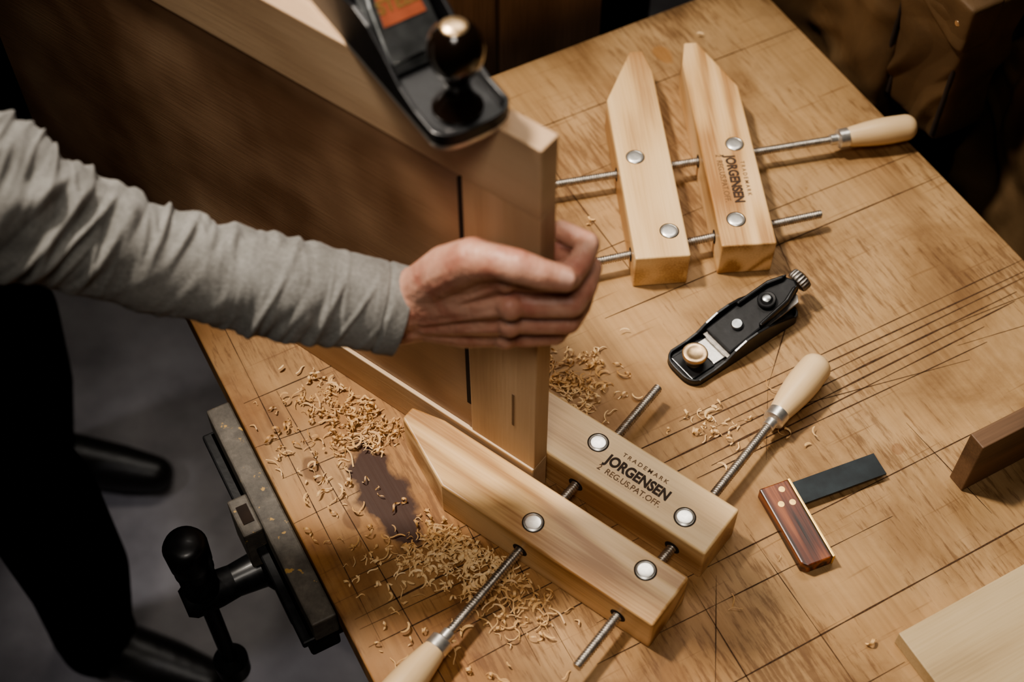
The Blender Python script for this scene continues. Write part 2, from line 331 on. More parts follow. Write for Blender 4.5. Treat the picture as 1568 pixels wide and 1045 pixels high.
def kline(u0,v0,u1,v1,w=0.0013):
    d=Vector((u1-u0,v1-v0)); L=d.length; d/=L; nrm=Vector((-d.y,d.x))
    n=max(2,int(L/0.012)); base=len(KV); sd_=random.uniform(0,99)
    for i in range(n+1):
        p=Vector((u0,v0))+d*L*i/n
        nz=noise.noise(Vector((i*0.35,sd_,0)))
        ww=w*(0.35+0.65*min(1,i/4,(n-i)/4))*max(0.2,0.85+0.8*nz)*0.5
        KV.append((p.x-nrm.x*ww,p.y-nrm.y*ww,0.00025)); KV.append((p.x+nrm.x*ww,p.y+nrm.y*ww,0.00025))
    for i in range(n):
        a=base+2*i; KF.append([a,a+2,a+3,a+1])
for v,u0,u1,w in [(0.993,0.5,0.935,.0014),(0.905,0.14,0.62,.0011),(0.802,0.13,0.7,.0011),(0.760,0.70,0.935,.0011),(0.718,0.5,0.935,.0016),
                  (0.70,0.13,0.42,.0009),(0.577,0.50,0.935,.0011),(0.566,0.42,0.935,.0016),(0.556,0.52,0.935,.0013),(0.545,0.45,0.90,.0020),(0.533,0.40,0.89,.0020),
                  (0.523,0.5,0.84,.0016),(0.512,0.48,0.83,.0014),(0.43,0.32,0.8,.0012),(0.395,0.3,0.62,.0011),(0.327,0.36,0.9,.0016),(0.27,0.3,0.54,.0011),
                  (0.745,0.12,0.20,.0011),(0.655,0.12,0.19,.0011),(0.575,0.14,0.36,.0012),(0.56,0.12,0.36,.0011),(0.54,0.13,0.38,.0016),(0.525,0.13,0.33,.0011),(0.508,0.13,0.4,.0012),(0.485,0.15,0.42,.0011),(0.455,0.2,0.45,.0011)]:
    j=random.uniform(-.004,.004); kline(u0,v-j,u1,v+j,w)
for u,v0,v1,w in [(0.556,0.74,0.97,.0014),(0.70,0.35,0.47,.0009),(0.17,0.42,0.80,.0011),(0.145,0.50,0.95,.0009),(0.26,0.42,0.62,.0011),(0.285,0.40,0.60,.0009),
                  (0.49,0.25,0.44,.0009),(0.41,0.25,0.42,.0011),(0.235,0.48,0.60,.0011)]:
    j=random.uniform(-.006,.006); kline(u-j,v0,u+j,v1,w)
for a in [(0.74,0.80,0.70,0.66),(0.70,0.66,0.60,0.57),(0.60,0.57,0.55,0.50),(0.44,0.42,0.36,0.30),(0.80,0.52,0.92,0.50),(0.80,0.545,0.935,0.535),(0.55,0.55,0.80,0.50)]:
    kline(*a,w=0.0009)
kf=mesh_obj('kerf_marks',KV,KF,kerf,wb,TM)

# ------------------------------------------------------------------ handscrew clamps
JL,JW,JH=0.308,0.058,0.047
def text_mesh(name,body,size,M,mat,parent,extrude=0.0001,bold=0,sx=1.0):
    c=bpy.data.curves.new(name,'FONT'); c.body=body; c.size=size; c.extrude=extrude; c.align_x='CENTER'; c.align_y='CENTER'; c.offset=bold
    t=bpy.data.objects.new(name,c); bpy.context.scene.collection.objects.link(t)
    bpy.context.view_layer.update()
    me=bpy.data.meshes.new_from_object(t.evaluated_get(bpy.context.evaluated_depsgraph_get()))
    bpy.data.objects.remove(t)
    for v in me.vertices: v.co.x*=sx
    me.materials.clear(); me.materials.append(mat)
    o=bpy.data.objects.new(name,me); link(o,parent); o.matrix_world=M
    return o
def jaw(nm,heel,ang,outer,parent,mat,text=False):
    M=Matrix.Translation((heel[0],heel[1],TZ))@Matrix.Rotation(math.radians(ang),4,'Z')
    s=outer
    pts=[(0,-s*JW/2),(JL-.034,-s*JW/2),(JL,-s*(JW/2-.007)),(JL,-s*(JW/2-.022)),(0.232,s*JW/2),(0,s*JW/2)]
    if s<0: pts=pts[::-1]
    o=prism(nm,pts,0.0003,JH,mat,parent,M,bevel=0.0022,seg=3)
    pins=[(0.142,0.0095),(0.0345,-0.0115)] if s>0 else [(0.143,-0.009),(0.035,0.008)]
    for i,(x,y) in enumerate(pins):
        lathe('%s_pin_%d'%(nm,i+1),(x,y,JH-.004),(x,y,JH+.01),[(0,.0094),(.0041,.0094),(.0046,.0089),(.0047,.0086),(.0045,.0083),(.0048,.0079),(.0050,.0066),(.0051,.004),(.0051,.0008)],steel,parent,seg=32,base=M)
        lathe('%s_bore_%d'%(nm,i+1),(x,y,JH-.004),(x,y,JH+.01),[(0,.0103),(.00415,.0103)],hole_m,parent,seg=32,base=M)
    if text:
        T=M@Matrix.Translation((0.092,0,JH+.0001))@Matrix.Rotation(math.pi,4,'Z')
        text_mesh('maker_stamp','JORGENSEN',0.0150,T,ink,parent,bold=0.00065,sx=0.84)
        text_mesh('stamp_line_1','T R A D E M A R K',0.0062,T@Matrix.Translation((0,0.0125,0)),ink2,parent,bold=0.0001)
        text_mesh('stamp_line_2','2  REG.US.PAT.OFF.',0.0086,T@Matrix.Translation((-0.002,-0.0120,0)),ink2,parent,bold=0.0001,sx=.95)
    return M
def holes(parent,M,p0,p1,tag):
    a=M.inverted()@Vector(p0); b=M.inverted()@Vector(p1)
    for k,yy in enumerate((-JW/2,JW/2)):
        t=(yy-a.y)/(b.y-a.y); q=a+(b-a)*t
        s=1 if yy>0 else -1
        lathe('screw_hole_%s_%d'%(tag,k+1),(q.x,yy-s*.003,q.z),(q.x,yy+s*.01,q.z),[(0,.0078),(.0032,.0078)],hole_m,parent,seg=24,base=M)
def handle(parent,p0,p1,tag,r=0.0155):
    p0=Vector(p0);p1=Vector(p1);L=(p1-p0).length
    lathe('ferrule_'+tag,p0,p1,[(0,.0045),(0.001,.0062),(0.009,.0062),(.0095,.0085),(.011,.0108),(.0215,.0112),(.022,.0105)],steel,parent)
    h0=0.0215; HL=L-h0
    prof=[(h0,.0104)]
    for i in range(1,26):
        t=i/25.0
        rr=0.0108+(r-.0108)*math.sin(min(1,t/0.62)*math.pi/2)
        if t>0.62: rr=r-(r*0.06)*((t-.62)/.38)
        if t>0.84:
            q=(t-.84)/.16; rr*=math.sqrt(max(0.02,1-q*q*0.97))
        prof.append((h0+HL*t,rr))
    lathe('handle_'+tag,p0,p1,prof,handle_w,parent,seg=32)
SZ=TZ+JH/2
c1=empty('handscrew_clamp')
MA=jaw('jaw_left',(0.156,0.9165),95,1,c1,maple2)
MB=jaw('jaw_right',(0.2465,0.9335),94.5,-1,c1,maple,text=True)
s1=((0.008,1.030,SZ),(0.356,1.105,SZ)); s2=((0.000,0.9055,SZ),(0.3327,0.9956,SZ))
thread('screw_1',s1[0],s1[1],.0047,screwsteel,c1); thread('screw_2',s2[0],s2[1],.0047,screwsteel,c1)
handle(c1,s1[1],(0.458,1.1275,SZ),'1'); handle(c1,s2[0],(-0.099,0.879,SZ),'2')
for M,t in((MA,'a'),(MB,'b')):
    holes(c1,M,*s1,t+'1'); holes(c1,M,*s2,t+'2')
c2=empty('handscrew_clamp.001')
MC=jaw('jaw_front',(0.1385,0.5305),143.2,1,c2,maple)
MD=jaw('jaw_back',(0.189,0.5985),142.6,-1,c2,maple2,text=True)
s3=((-0.054,0.513,SZ),(0.1437,0.770,SZ)); s4=((0.0557,0.480,SZ),(0.246,0.7236,SZ))
thread('screw_1',s3[0],s3[1],.0047,screwsteel,c2); thread('screw_2',s4[0],s4[1],.0047,screwsteel,c2)
handle(c2,s3[0],(-0.120,0.427,SZ),'1',.0165); handle(c2,s4[1],(0.309,0.804,SZ),'2',.0165)
for M,t in((MC,'a'),(MD,'b')):
    holes(c2,M,*s3,t+'1'); holes(c2,M,*s4,t+'2')

# ------------------------------------------------------------------ cabinet door being planed
F=Vector((0.020,0.660,TZ)); E=Vector((0.799,-0.602,0)).normalized(); NN=Vector((-0.602,-0.799,0)).normalized()
def W(a,b,z): return F+E*a+NN*b+Vector((0,0,z))
BM=Matrix.Translation(F)@Matrix(((E.x,-NN.x,0,0),(E.y,-NN.y,0,0),(0,0,1,0),(0,0,0,1)))
cd=empty('cabinet_door')
TH=0.0205; AL=-0.665; BHt=0.474
box('rail_top',AL,0,0,TH,0.402,BHt,rail_w,cd,BM,bevel=0.0012)
box('stile_right',-0.0725,0,0.0006,TH,0.052,0.4018,stile_w,cd,BM,bevel=0.0008)
box('rail_bottom',AL,0,-0.0012,TH,0.0,0.052,strip_w,cd,BM,bevel=0.0012)
box('panel',AL+.001,-0.0765,0.0026,TH-.004,0.053,0.4016,panel_w,cd,BM)
box('shadow_gap',-0.0770,-0.0727,0.0009,TH-.004,0.094,0.397,hole_m,cd,BM)
box('lower_fill',-0.0768,-0.0727,0.0020,TH-.004,0.053,0.094,panel_w,cd,BM)
box('mortise_slot',-0.0255,-0.0230,0.0003,0.0012,0.105,0.155,darkwood,cd,BM)

# ------------------------------------------------------------------ bench plane on the door edge
bp_=empty('bench_plane')
PH=Vector((-0.545,0.839,0)).normalized()   # toe -> heel
PS=Vector((-PH.y,PH.x,0))
P0=Vector((-0.0215,0.671,TZ+BHt+0.0003))
PM=Matrix.Translation(P0)@Matrix(((PH.x,PS.x,0,0),(PH.y,PS.y,0,0),(0,0,1,0),(0,0,0,1)))
def sole_outline(L,W_,nr,n=10):
    pts=[(nr*(1-math.cos(math.pi/2*i/n)), -(W_/2)*math.sin(math.pi/2*i/n)**0.6) for i in range(n+1)]
    rear=[(L-nr*0.8*(1-math.cos(math.pi/2*i/n)), -(W_/2)*math.sin(math.pi/2*i/n)**0.6) for i in range(n+1)][::-1]
    lower=pts+rear
    upper=[(x,-y) for x,y in lower[::-1]][1:-1]
    return lower+upper
def scaled(pts,k,cx):
    return [((x-cx)*k[0]+cx,y*k[1]) for x,y in pts]
PW=0.062
out=sole_outline(0.245,PW,0.016)
prism('sole',out,0,0.004,steel,bp_,PM,bevel=0.0006)
prism('bed',scaled(out,(.96,.93),.1225),0.004,0.0065,blackiron,bp_,PM)
def rim(nm,outl,x0,x1,h,th,mat,parent,M):
    sel=[p for p in outl if x0<=p[0]<=x1]
    sel=sorted(sel,key=lambda p:(p[1]))
    V=[];Fc=[]
    cx=(x0 if x0>0.1 else x1)
    for (x,y) in sel:
        d=Vector((cx-x,-y*0.9)); d=d.normalized()*th
        for (dx,dz) in ((0,0.003),(0,h),(1,h),(1,0.003)):
            V.append((x+d.x*dx,y+d.y*dx,dz))
    for i in range(len(sel)-1):
        a=i*4;b=a+4
        for k in range(4):
            Fc.append([a+k,a+(k+1)%4,b+(k+1)%4,b+k])
    Fc.append([0,1,2,3]); Fc.append([len(V)-4,len(V)-3,len(V)-2,len(V)-1])
    return mesh_obj(nm,V,Fc,mat,parent,M,bevel=0.0008)
rim('toe_rim',out,0,0.0161,0.014,0.0035,blackiron,bp_,PM)
rim('heel_rim',out,0.232,0.246,0.013,0.0035,blackiron,bp_,PM)
cheek=[(0.012,0.003),(0.012,0.014),(0.035,0.0145),(0.055,0.020),(0.075,0.034),(0.095,0.045),(0.115,0.048),(0.135,0.044),(0.160,0.030),(0.185,0.019),(0.235,0.013),(0.235,0.003)]
side_prism('cheek_1',cheek,-PW/2,-PW/2+.0035,blackiron,bp_,PM,bevel=0.0008)
side_prism('cheek_2',cheek,PW/2-.0035,PW/2,blackiron,bp_,PM,bevel=0.0008)
lathe('front_knob',(0.029,0,0.006),(0.029,0,0.1),[(0,.0175),(.003,.018),(.005,.0165),(.010,.0125),(.018,.0100),(.027,.0100),(.034,.0130),(.040,.0165),(.047,.0190),(.055,.0197),(.062,.0185),(.068,.0150),(.072,.0105),(.0735,.0085)],blackknob,bp_,seg=40,base=PM)
lathe('knob_screw',(0.029,0,0.0775),(0.029,0,0.1),[(0,.0095),(.0022,.0092),(.0036,.0075),(.0042,.003)],bronze,bp_,seg=30,base=PM)
side_prism('frog',[(0.085,0.006),(0.155,0.006),(0.150,0.045),(0.135,0.050)],-0.022,0.022,blackiron,bp_,PM,bevel=0.001)
BMt=PM@Matrix.Translation((0.080,0,0.004))@Matrix.Rotation(math.radians(-45),4,'Y')
box('iron',0.0,0.135,-0.025,0.025,0.0,0.0022,chrome,bp_,BMt,bevel=0.0006)
box('cap_iron',0.004,0.115,-0.0245,0.0245,0.0022,0.0045,chrome,bp_,BMt,bevel=0.0008)
prism('lever_cap',[(0.008,-.024),(0.05,-.022),(0.085,-.016),(0.10,-.012),(0.108,0),(0.10,.012),(0.085,.016),(0.05,.022),(0.008,.024)],0.0050,0.0105,chrome,bp_,BMt,bevel=0.0018)
prism('lever_label',[(0.034,-.017),(0.060,-.0145),(0.060,.0145),(0.034,.017)],0.0105,0.0110,redm,bp_,BMt)
text_mesh('label_text','STEEL',0.013,BMt@Matrix.Translation((0.047,0,.0111))@Matrix.Rotation(math.radians(-90),4,'Z'),brass,bp_,bold=.0004)
lathe('lever_screw',(0.072,0,0.010),(0.072,0,0.03),[(0,.007),(.003,.007),(.0035,.006)],brass,bp_,base=BMt)
tote=[(0.158,0.006),(0.205,0.006),(0.207,0.018),(0.200,0.032),(0.198,0.050),(0.207,0.072),(0.213,0.092),(0.205,0.100),(0.192,0.098),(0.178,0.090),(0.180,0.078),(0.180,0.062),(0.173,0.045),(0.166,0.030),(0.158,0.018)]
side_prism('tote',tote,-0.011,0.011,blackknob,bp_,PM,bevel=0.005)
lathe('adjuster_wheel',(0.150,-0.0,0.035),(0.18,0,0.036),[(0,.011),(.006,.0115),(.007,.010)],brass,bp_,base=PM)

# ------------------------------------------------------------------ block plane
bl=empty('block_plane')
kA=math.radians(36.5)
KM=Matrix.Translation((0.166,0.8005,TZ+.0004))@Matrix.Rotation(kA,4,'Z')
out2=sole_outline(0.150,0.047,0.014)
prism('sole',out2,0,0.0035,darkiron,bl,KM,bevel=0.0006)
prism('bed',scaled(out2,(.95,.88),.075),0.0035,0.0050,blackiron,bl,KM)
rim('toe_rim',out2,0,0.0141,0.0095,0.0028,blackiron,bl,KM)
rim('heel_rim',out2,0.138,0.151,0.012,0.003,blackiron,bl,KM)
ck=[(0.010,0.002),(0.010,0.0095),(0.030,0.0100),(0.044,0.013),(0.056,0.021),(0.070,0.027),(0.085,0.0285),(0.100,0.027),(0.120,0.020),(0.138,0.013),(0.142,0.002)]
side_prism('cheek_1',ck,-0.0235,-0.0205,blackiron,bl,KM,bevel=0.0006)
side_prism('cheek_2',ck,0.0205,0.0235,blackiron,bl,KM,bevel=0.0006)
box('mouth_plate',0.036,0.052,-0.015,0.015,0.005,0.0072,steel,bl,KM,bevel=0.0005)
box('toe_plate',0.006,0.036,-0.0165,0.0165,0.005,0.0068,blackiron,bl,KM,bevel=0.001)
lathe('front_knob',(0.022,0,0.0068),(0.022,0,0.05),[(0,.0085),(.004,.0075),(.007,.0090),(.010,.0125),(.0135,.0132),(.0155,.0122),(.0162,.0100),(.0152,.0075),(.0146,.003)],bronze,bl,seg=36,base=KM)
LM=KM@Matrix.Translation((0.050,0,0.010))@Matrix.Rotation(math.radians(-13),4,'Y')
prism('iron',[(0,-.0195),(0.095,-.0195),(0.10,-.013),(0.10,.013),(0.095,.0195),(0,.0195)],-0.002,0.0,darksteel,bl,LM,bevel=0.0004)
prism('lever_cap',[(0.004,-.0190),(0.045,-.0185),(0.07,-.0165),(0.092,-.014),(0.104,-.010),(0.108,0),(0.104,.010),(0.092,.014),(0.07,.0165),(0.045,.0185),(0.004,.0190)],0.001,0.006,darkiron,bl,LM,bevel=0.002)
prism('cap_rib_1',[(0.045,-.019),(0.085,-.0165),(0.105,-.0085),(0.098,-.007),(0.082,-.0125),(0.045,-.015)],0.004,0.0125,blackiron,bl,LM,bevel=0.0018)
prism('cap_rib_2',[(0.045,.019),(0.045,.015),(0.082,.0125),(0.098,.007),(0.105,.0085),(0.085,.0165)],0.004,0.0125,blackiron,bl,LM,bevel=0.0018)
lathe('cap_screw',(0.030,0,0.006),(0.030,0,0.02),[(0,.0062),(.0035,.0062),(.0045,.0052),(.0047,.002)],chrome,bl,base=LM)
lathe('lock_wheel',(0.070,0,0.006),(0.070,0,0.02),[(0,.0095),(.005,.0098),(.006,.0088),(.0055,.0065),(.0070,.005),(.0078,.0025)],darkiron,bl,base=LM)
lathe('wheel_hub',(0.070,0,0.0125),(0.070,0,0.02),[(0,.0045),(.002,.0045),(.0026,.003)],chrome,bl,base=LM)
def kn(x,a,r): return r*(1+0.045*math.cos(a*22)) if r>0.009 else r
lathe('adjuster_rod',(0.128,0,0.018),(0.160,0,0.033),[(0,.004),(.034,.004)],steel,bl,base=KM)
lathe('adjuster_knob',(0.156,0,0.030),(0.18,0,0.041),[(0,.006),(.002,.0110),(.004,.0118),(.010,.0118),(.012,.0108),(.014,.006)],darksteel,bl,seg=66,base=KM,fn=kn)

# ------------------------------------------------------------------ try square
ts=empty('try_square')
QA=math.radians(-68.5)
QM=Matrix.Translation((0.2475,0.6665,TZ+.0003))@Matrix.Rotation(QA,4,'Z')
prism('stock',[(0,-.0155),(0.083,-.0155),(0.088,-.0105),(0.088,.0145),(0,.0145)],0,0.015,rose,ts,QM,bevel=0.0014)
box('brass_edge',0.0,0.088,0.0145,0.0168,0,0.0152,brass,ts,QM,bevel=0.0003)
for i,(x,y) in enumerate([(0.008,0.004),(0.022,-0.004),(0.024,0.007)]):
    lathe('rivet_%d'%(i+1),(x,y,0.0148),(x,y,0.03),[(0,.0031),(.0004,.0031)],brass,ts,seg=20,base=QM)
box('blade',0.002,0.0265,0.0168,0.108,0.0062,0.0085,bluesteel,ts,QM,bevel=0.0002)

# ------------------------------------------------------------------ off-cuts
pk=empty('pale_plank')
box('board',0.543,1.0,-0.02,0.290,0.0004,0.019,plank_w,pk,TM,bevel=0.001)
wk=empty('upright_wood_block')
box('block',0.694,0.90,0.383,0.401,0.0004,0.078,darkwood,wk,TM,bevel=0.001)

# ------------------------------------------------------------------ vise
vs=empty('bench_vise')
box('jaw_cap',0.094,0.1185,0.553,0.816,-0.040,-0.006,wornm,vs,TM,bevel=0.002)
VM=TM@Matrix.Rotation(math.radians(90),4,'Z')   # local x = v , local y = -u
side_prism('casting',[(0.556,-0.040),(0.813,-0.040),(0.813,-0.062),(0.77,-0.085),(0.735,-0.150),(0.63,-0.150),(0.60,-0.085),(0.556,-0.074)],-0.118,-0.088,darkiron,vs,VM,bevel=0.003)
side_prism('casting_flange',[(0.556,-0.040),(0.813,-0.040),(0.813,-0.050),(0.556,-0.050)],-0.118,-0.082,darkiron,vs,VM,bevel=0.002)
box('dog_housing',0.074,0.094,0.668,0.712,-0.075,-0.010,wornm,vs,TM,bevel=0.002)
box('dog_slot',0.079,0.090,0.680,0.701,-0.03,-0.0094,hole_m,vs,TM)
def tp(u,v,z): return TM@Vector((u,v,z))
lathe('screw_boss',tp(0.092,0.684,-0.110),tp(0,0.684,-0.110),[(0,.026),(.006,.026),(.010,.020),(.03,.018),(.05,.016)],blackiron,vs)
lathe('vise_screw',tp(0.175,0.684,-0.110),tp(0,0.684,-0.110),[(0,.011),(.115,.011),(.12,.017),(.140,.019),(.167,.019),(.175,.014)],darkiron,vs)
lathe('tommy_bar',tp(0.022,0.684,-0.30),tp(0.022,0.684,0.02),[(0,.012),(.003,.018),(.030,.019),(.036,.013),(.04,.0085),(.235,.0085),(.240,.014),(.246,.0195),(.258,.0185),(.262,.0205),(.292,.0215),(.298,.019),(.302,.013)],blackiron,vs)
lathe('bar_collar',tp(0.022,0.684,-0.098),tp(0.022,0.684,0.02),[(0,.013),(.004,.018),(.040,.018),(.046,.013)],darkiron,vs)
lathe('guide_rod_1',tp(0.175,0.640,-0.130),tp(0,0.640,-0.130),[(0,.009),(.085,.009)],darkiron,vs)
lathe('guide_rod_2',tp(0.175,0.728,-0.130),tp(0,0.728,-0.130),[(0,.009),(.085,.009)],darkiron,vs)
box('rear_plate',0.122,0.135,0.60,0.77,-0.15,-0.040,darkiron,vs,TM)

# ------------------------------------------------------------------ canvas tool bags beside the bench
def soft_box(nm,u0,u1,v0,v1,z0,z1,mat,parent,amp=0.01,seed=0,n=44,e=12.0,bul=0.10):
    import bmesh
    bm=bmesh.new(); bmesh.ops.create_cube(bm,size=2.0)
    bmesh.ops.subdivide_edges(bm,edges=bm.edges[:],cuts=n,use_grid_fill=True)
    cu,cv,cz=(u0+u1)/2,(v0+v1)/2,(z0+z1)/2; hu,hv,hz=(u1-u0)/2,(v1-v0)/2,(z1-z0)/2
    for v in bm.verts:
        p=v.co.copy()
        l=(abs(p.x)**e+abs(p.y)**e+abs(p.z)**e)**(1/e)
        p=p/l
        bl_=1+bul*(1-p.y*p.y)*(1-p.z*p.z)
        q=Vector((cu+p.x*hu*bl_,cv+p.y*hv,cz+p.z*hz))
        # long soft folds: thin raised creases wandering over broad soft hollows
        def fold(a,b,c):
            t=noise.noise(Vector((a,b,c)))
            return max(0,1-math.sqrt(t*t+0.002)*5.0)
        wv=noise.noise(Vector((q.y*7,q.z*7,seed)))*0.8
        d=noise.noise(Vector((q.x*6+seed,q.y*7,q.z*6)))*amp*1.6
        d+=fold(q.x*3,q.y*11+q.z*4+wv+seed,q.z*5-q.y*3)*amp*0.8
        d+=fold(q.x*3+7,q.y*5-q.z*10+wv*1.4+seed,q.z*7+q.y*5)*amp*0.6
        q+=Vector((p.x,p.y*0.4,p.z*0.5))*d
        v.co=q
    me=bpy.data.meshes.new(nm); bm.to_mesh(me); bm.free(); me.materials.append(mat)
    for pl in me.polygons: pl.use_smooth=True
    o=bpy.data.objects.new(nm,me); link(o,parent); o.matrix_world=TM
    return o
for idx,(u0,v0,v1,z0,z1) in enumerate([(0.964,0.862,1.22,-0.42,0.34),(0.960,0.762,0.855,-0.012,0.190),(1.05,0.48,0.80,-0.50,0.10),(1.10,0.80,1.2,0.0,0.42)]):
    bg=empty('canvas_tool_bag' if idx==0 else 'canvas_tool_bag.%03d'%idx)
    th=0.11 if idx!=1 else 0.075
    soft_box('body',u0,u0+th,v0,v1,z0,z1,canv,bg,0.010,seed=idx*7.3,n=80)
    if idx in (0,1):
        soft_box('flap',u0-.006,u0+.03,v0-.003,v1+.003,z1-(0.12 if idx==0 else .052),z1+.006,canv,bg,0.006,seed=idx*3+20,n=50)
        for k,vv in enumerate((v0+.012,v1-.012)):
            lathe('stud_%d'%k,tp(u0-.004,vv,z1-.02),tp(u0-.03,vv,z1-.02),[(0,.004),(.006,.004),(.007,.003)],bronze,bg)
    for k,vv in enumerate((v0+.006,v1-.006)):
        lathe('piping_%d'%k,tp(u0+.002,vv,z0+.015),tp(u0+.002,vv,z1-.015),[(0,.003),((z1-z0)-.03,.003)],hole_m,bg,seg=10)
ct=empty('tool_cart')
box('shelf_upper',0.945,1.35,0.45,1.28,-0.86+0.30,-0.86+0.33,darkwood,ct,TM)
box('shelf_lower',0.945,1.35,0.45,1.28,-0.86+0.02,-0.86+0.05,darkwood,ct,TM)
for i,(u,v) in enumerate([(0.95,0.455),(1.33,0.455),(0.95,1.26),(1.33,1.26)]):
    box('post_%d'%i,u,u+.02,v,v+.02,-0.86,-0.50,darkiron,ct,TM)
box('back_board',1.25,1.27,0.45,1.28,-0.53,0.5,darkwood,ct,TM)

# ------------------------------------------------------------------ boards leaning behind the bench, added dark backdrops
lb=empty('stacked_wood_panel')
for i,(u0,u1,v) in enumerate([(0.30,0.60,1.150),(0.602,0.745,1.143)]):
    box('panel_%d'%i,u0,u1,v,v+.018,-0.86,0.34,backwood,lb,TM,bevel=0.001)
lb2=empty('dark_backdrop')  # black box added so the gap behind the bench stays dark
box('backdrop_body',0.60,0.93,1.30,1.60,-0.86,0.10,blackcloth,lb2,TM,bevel=0.003)
box('backdrop_front',0.62,0.77,1.285,1.30,-0.82,0.06,blackcloth,lb2,TM,bevel=0.002)
box('backdrop_front_2',0.78,0.92,1.285,1.30,-0.82,0.06,blackcloth,lb2,TM,bevel=0.002)
lb3=empty('dark_backdrop.001')  # black box added to hide far floor and keep the left background dark
box('backdrop_body',-1.9,-0.55,1.75,2.2,0.0,1.05,blackcloth,lb3,bevel=0.003)
box('backdrop_front',-1.88,-1.24,1.735,1.75,0.05,1.0,blackcloth,lb3,bevel=0.002)
box('backdrop_front_2',-1.21,-0.57,1.735,1.75,0.05,1.0,blackcloth,lb3,bevel=0.002)

# ------------------------------------------------------------------ wood shavings (one mesh)
SV=[];SF=[]
JM=[MA.inverted(),MB.inverted(),MC.inverted(),MD.inverted()]
BMi=BM.inverted(); TMi=TM.inverted(); QMi=QM.inverted(); KMi=KM.inverted()
def blocked(x,y):
    p=Vector((x,y,TZ+.01))
    for m in JM:
        q=m@p
        if -0.010<q.x<JL+.010 and abs(q.y)<JW/2+.010: return True
    q=BMi@p
    if q.x<0.008 and -0.012<q.y<TH+.010: return True
    q=QMi@p
    if -.008<q.x<.098 and -.025<q.y<.12: return True
    q=KMi@p
    if -.012<q.x<.18 and abs(q.y)<.033: return True
    q=TMi@p
    if q.x>.53 and q.y<.305: return True
    if q.x>.68 and .37<q.y<.42: return True
    e=((q.x-.209)/.021)**2+((q.y-.640)/.058)**2
    if e<1 and random.random()<0.80: return True
    return not(U0+.006<q.x<U1-.006 and q.y<V1-.006)
def shaving(x,y,kind):
    n=random.randint(8,14); w=random.uniform(.0005,.0013); th=random.uniform(0,2*math.pi)
    d=Vector((math.cos(th),math.sin(th),0)); s=Vector((-d.y,d.x,0))
    base=len(SV)
    if kind==0:
        R=random.uniform(.0016,.0040); tot=random.uniform(3.0,9.0); adv=random.uniform(.002,.012); w*=1.2
        for i in range(n+1):
            t=i/n; a=tot*t; r=R*(0.75+0.35*t)
            c=Vector((x,y,TZ+R*1.1+.0006))+d*(r*math.sin(a))+Vector((0,0,-r*math.cos(a)))+s*(adv*t)
            SV.append(c-s*w);SV.append(c+s*w)
    elif kind==1:
        R=random.uniform(.003,.009); tot=random.uniform(.8,2.8); z0=random.uniform(.0004,.005); tilt=random.uniform(-.5,.5)
        for i in range(n+1):
            t=i/n; a=tot*(t-.5)
            rad=d*math.cos(a)+s*math.sin(a)
            c=Vector((x,y,TZ+z0+abs(tilt)*.003*t+.0004))+rad*R-d*R
            ww=w*(1-.6*abs(2*t-1)**3)
            SV.append(c-rad*ww+Vector((0,0,ww*.4)));SV.append(c+rad*ww+Vector((0,0,ww*1.2)))
    else:
        L=random.uniform(.003,.015)*(1.6 if random.random()<.15 else 1); lift=random.uniform(.0002,.004); ww0=w*.6
        for i in range(n+1):
            t=i/n
            c=Vector((x,y,TZ+lift*t+.0006+.0015*math.sin(math.pi*t)))+d*(L*(t-.5))+s*(.0012*math.sin(t*5+th))
            SV.append(c-s*ww0);SV.append(c+s*ww0+Vector((0,0,.0003)))
    for i in range(n):
        a=base+2*i; SF.append([a,a+2,a+3,a+1])
clusters=[(-.171,.770,.026,150),(-.150,.745,.03,130),(-.115,.725,.03,190),(-.075,.675,.025,160),(-.055,.620,.024,270),(-.020,.588,.026,290),(.015,.560,.02,90),(-.09,.61,.03,80),(-.20,.70,.035,55),
          (.058,.797,.018,150),(.075,.78,.025,45),(.20,.735,.016,24),(.185,.75,.04,12),(-.14,.56,.05,50),(-.05,.50,.05,35),(.03,.47,.06,18),(.25,.85,.18,10),(.1,.55,.25,22),(.3,.6,.12,8),(-.1,.85,.06,40)]
for (x,y,s,n) in clusters:
    for _ in range(n):
        px,py=random.gauss(x,s),random.gauss(y,s)
        if blocked(px,py): continue
        shaving(px,py,random.choices((0,1,2),(.32,.28,.40))[0])
sh=mesh_obj('wood_shavings',SV,SF,shav_m,None,None)
for p in sh.data.polygons: p.use_smooth=True

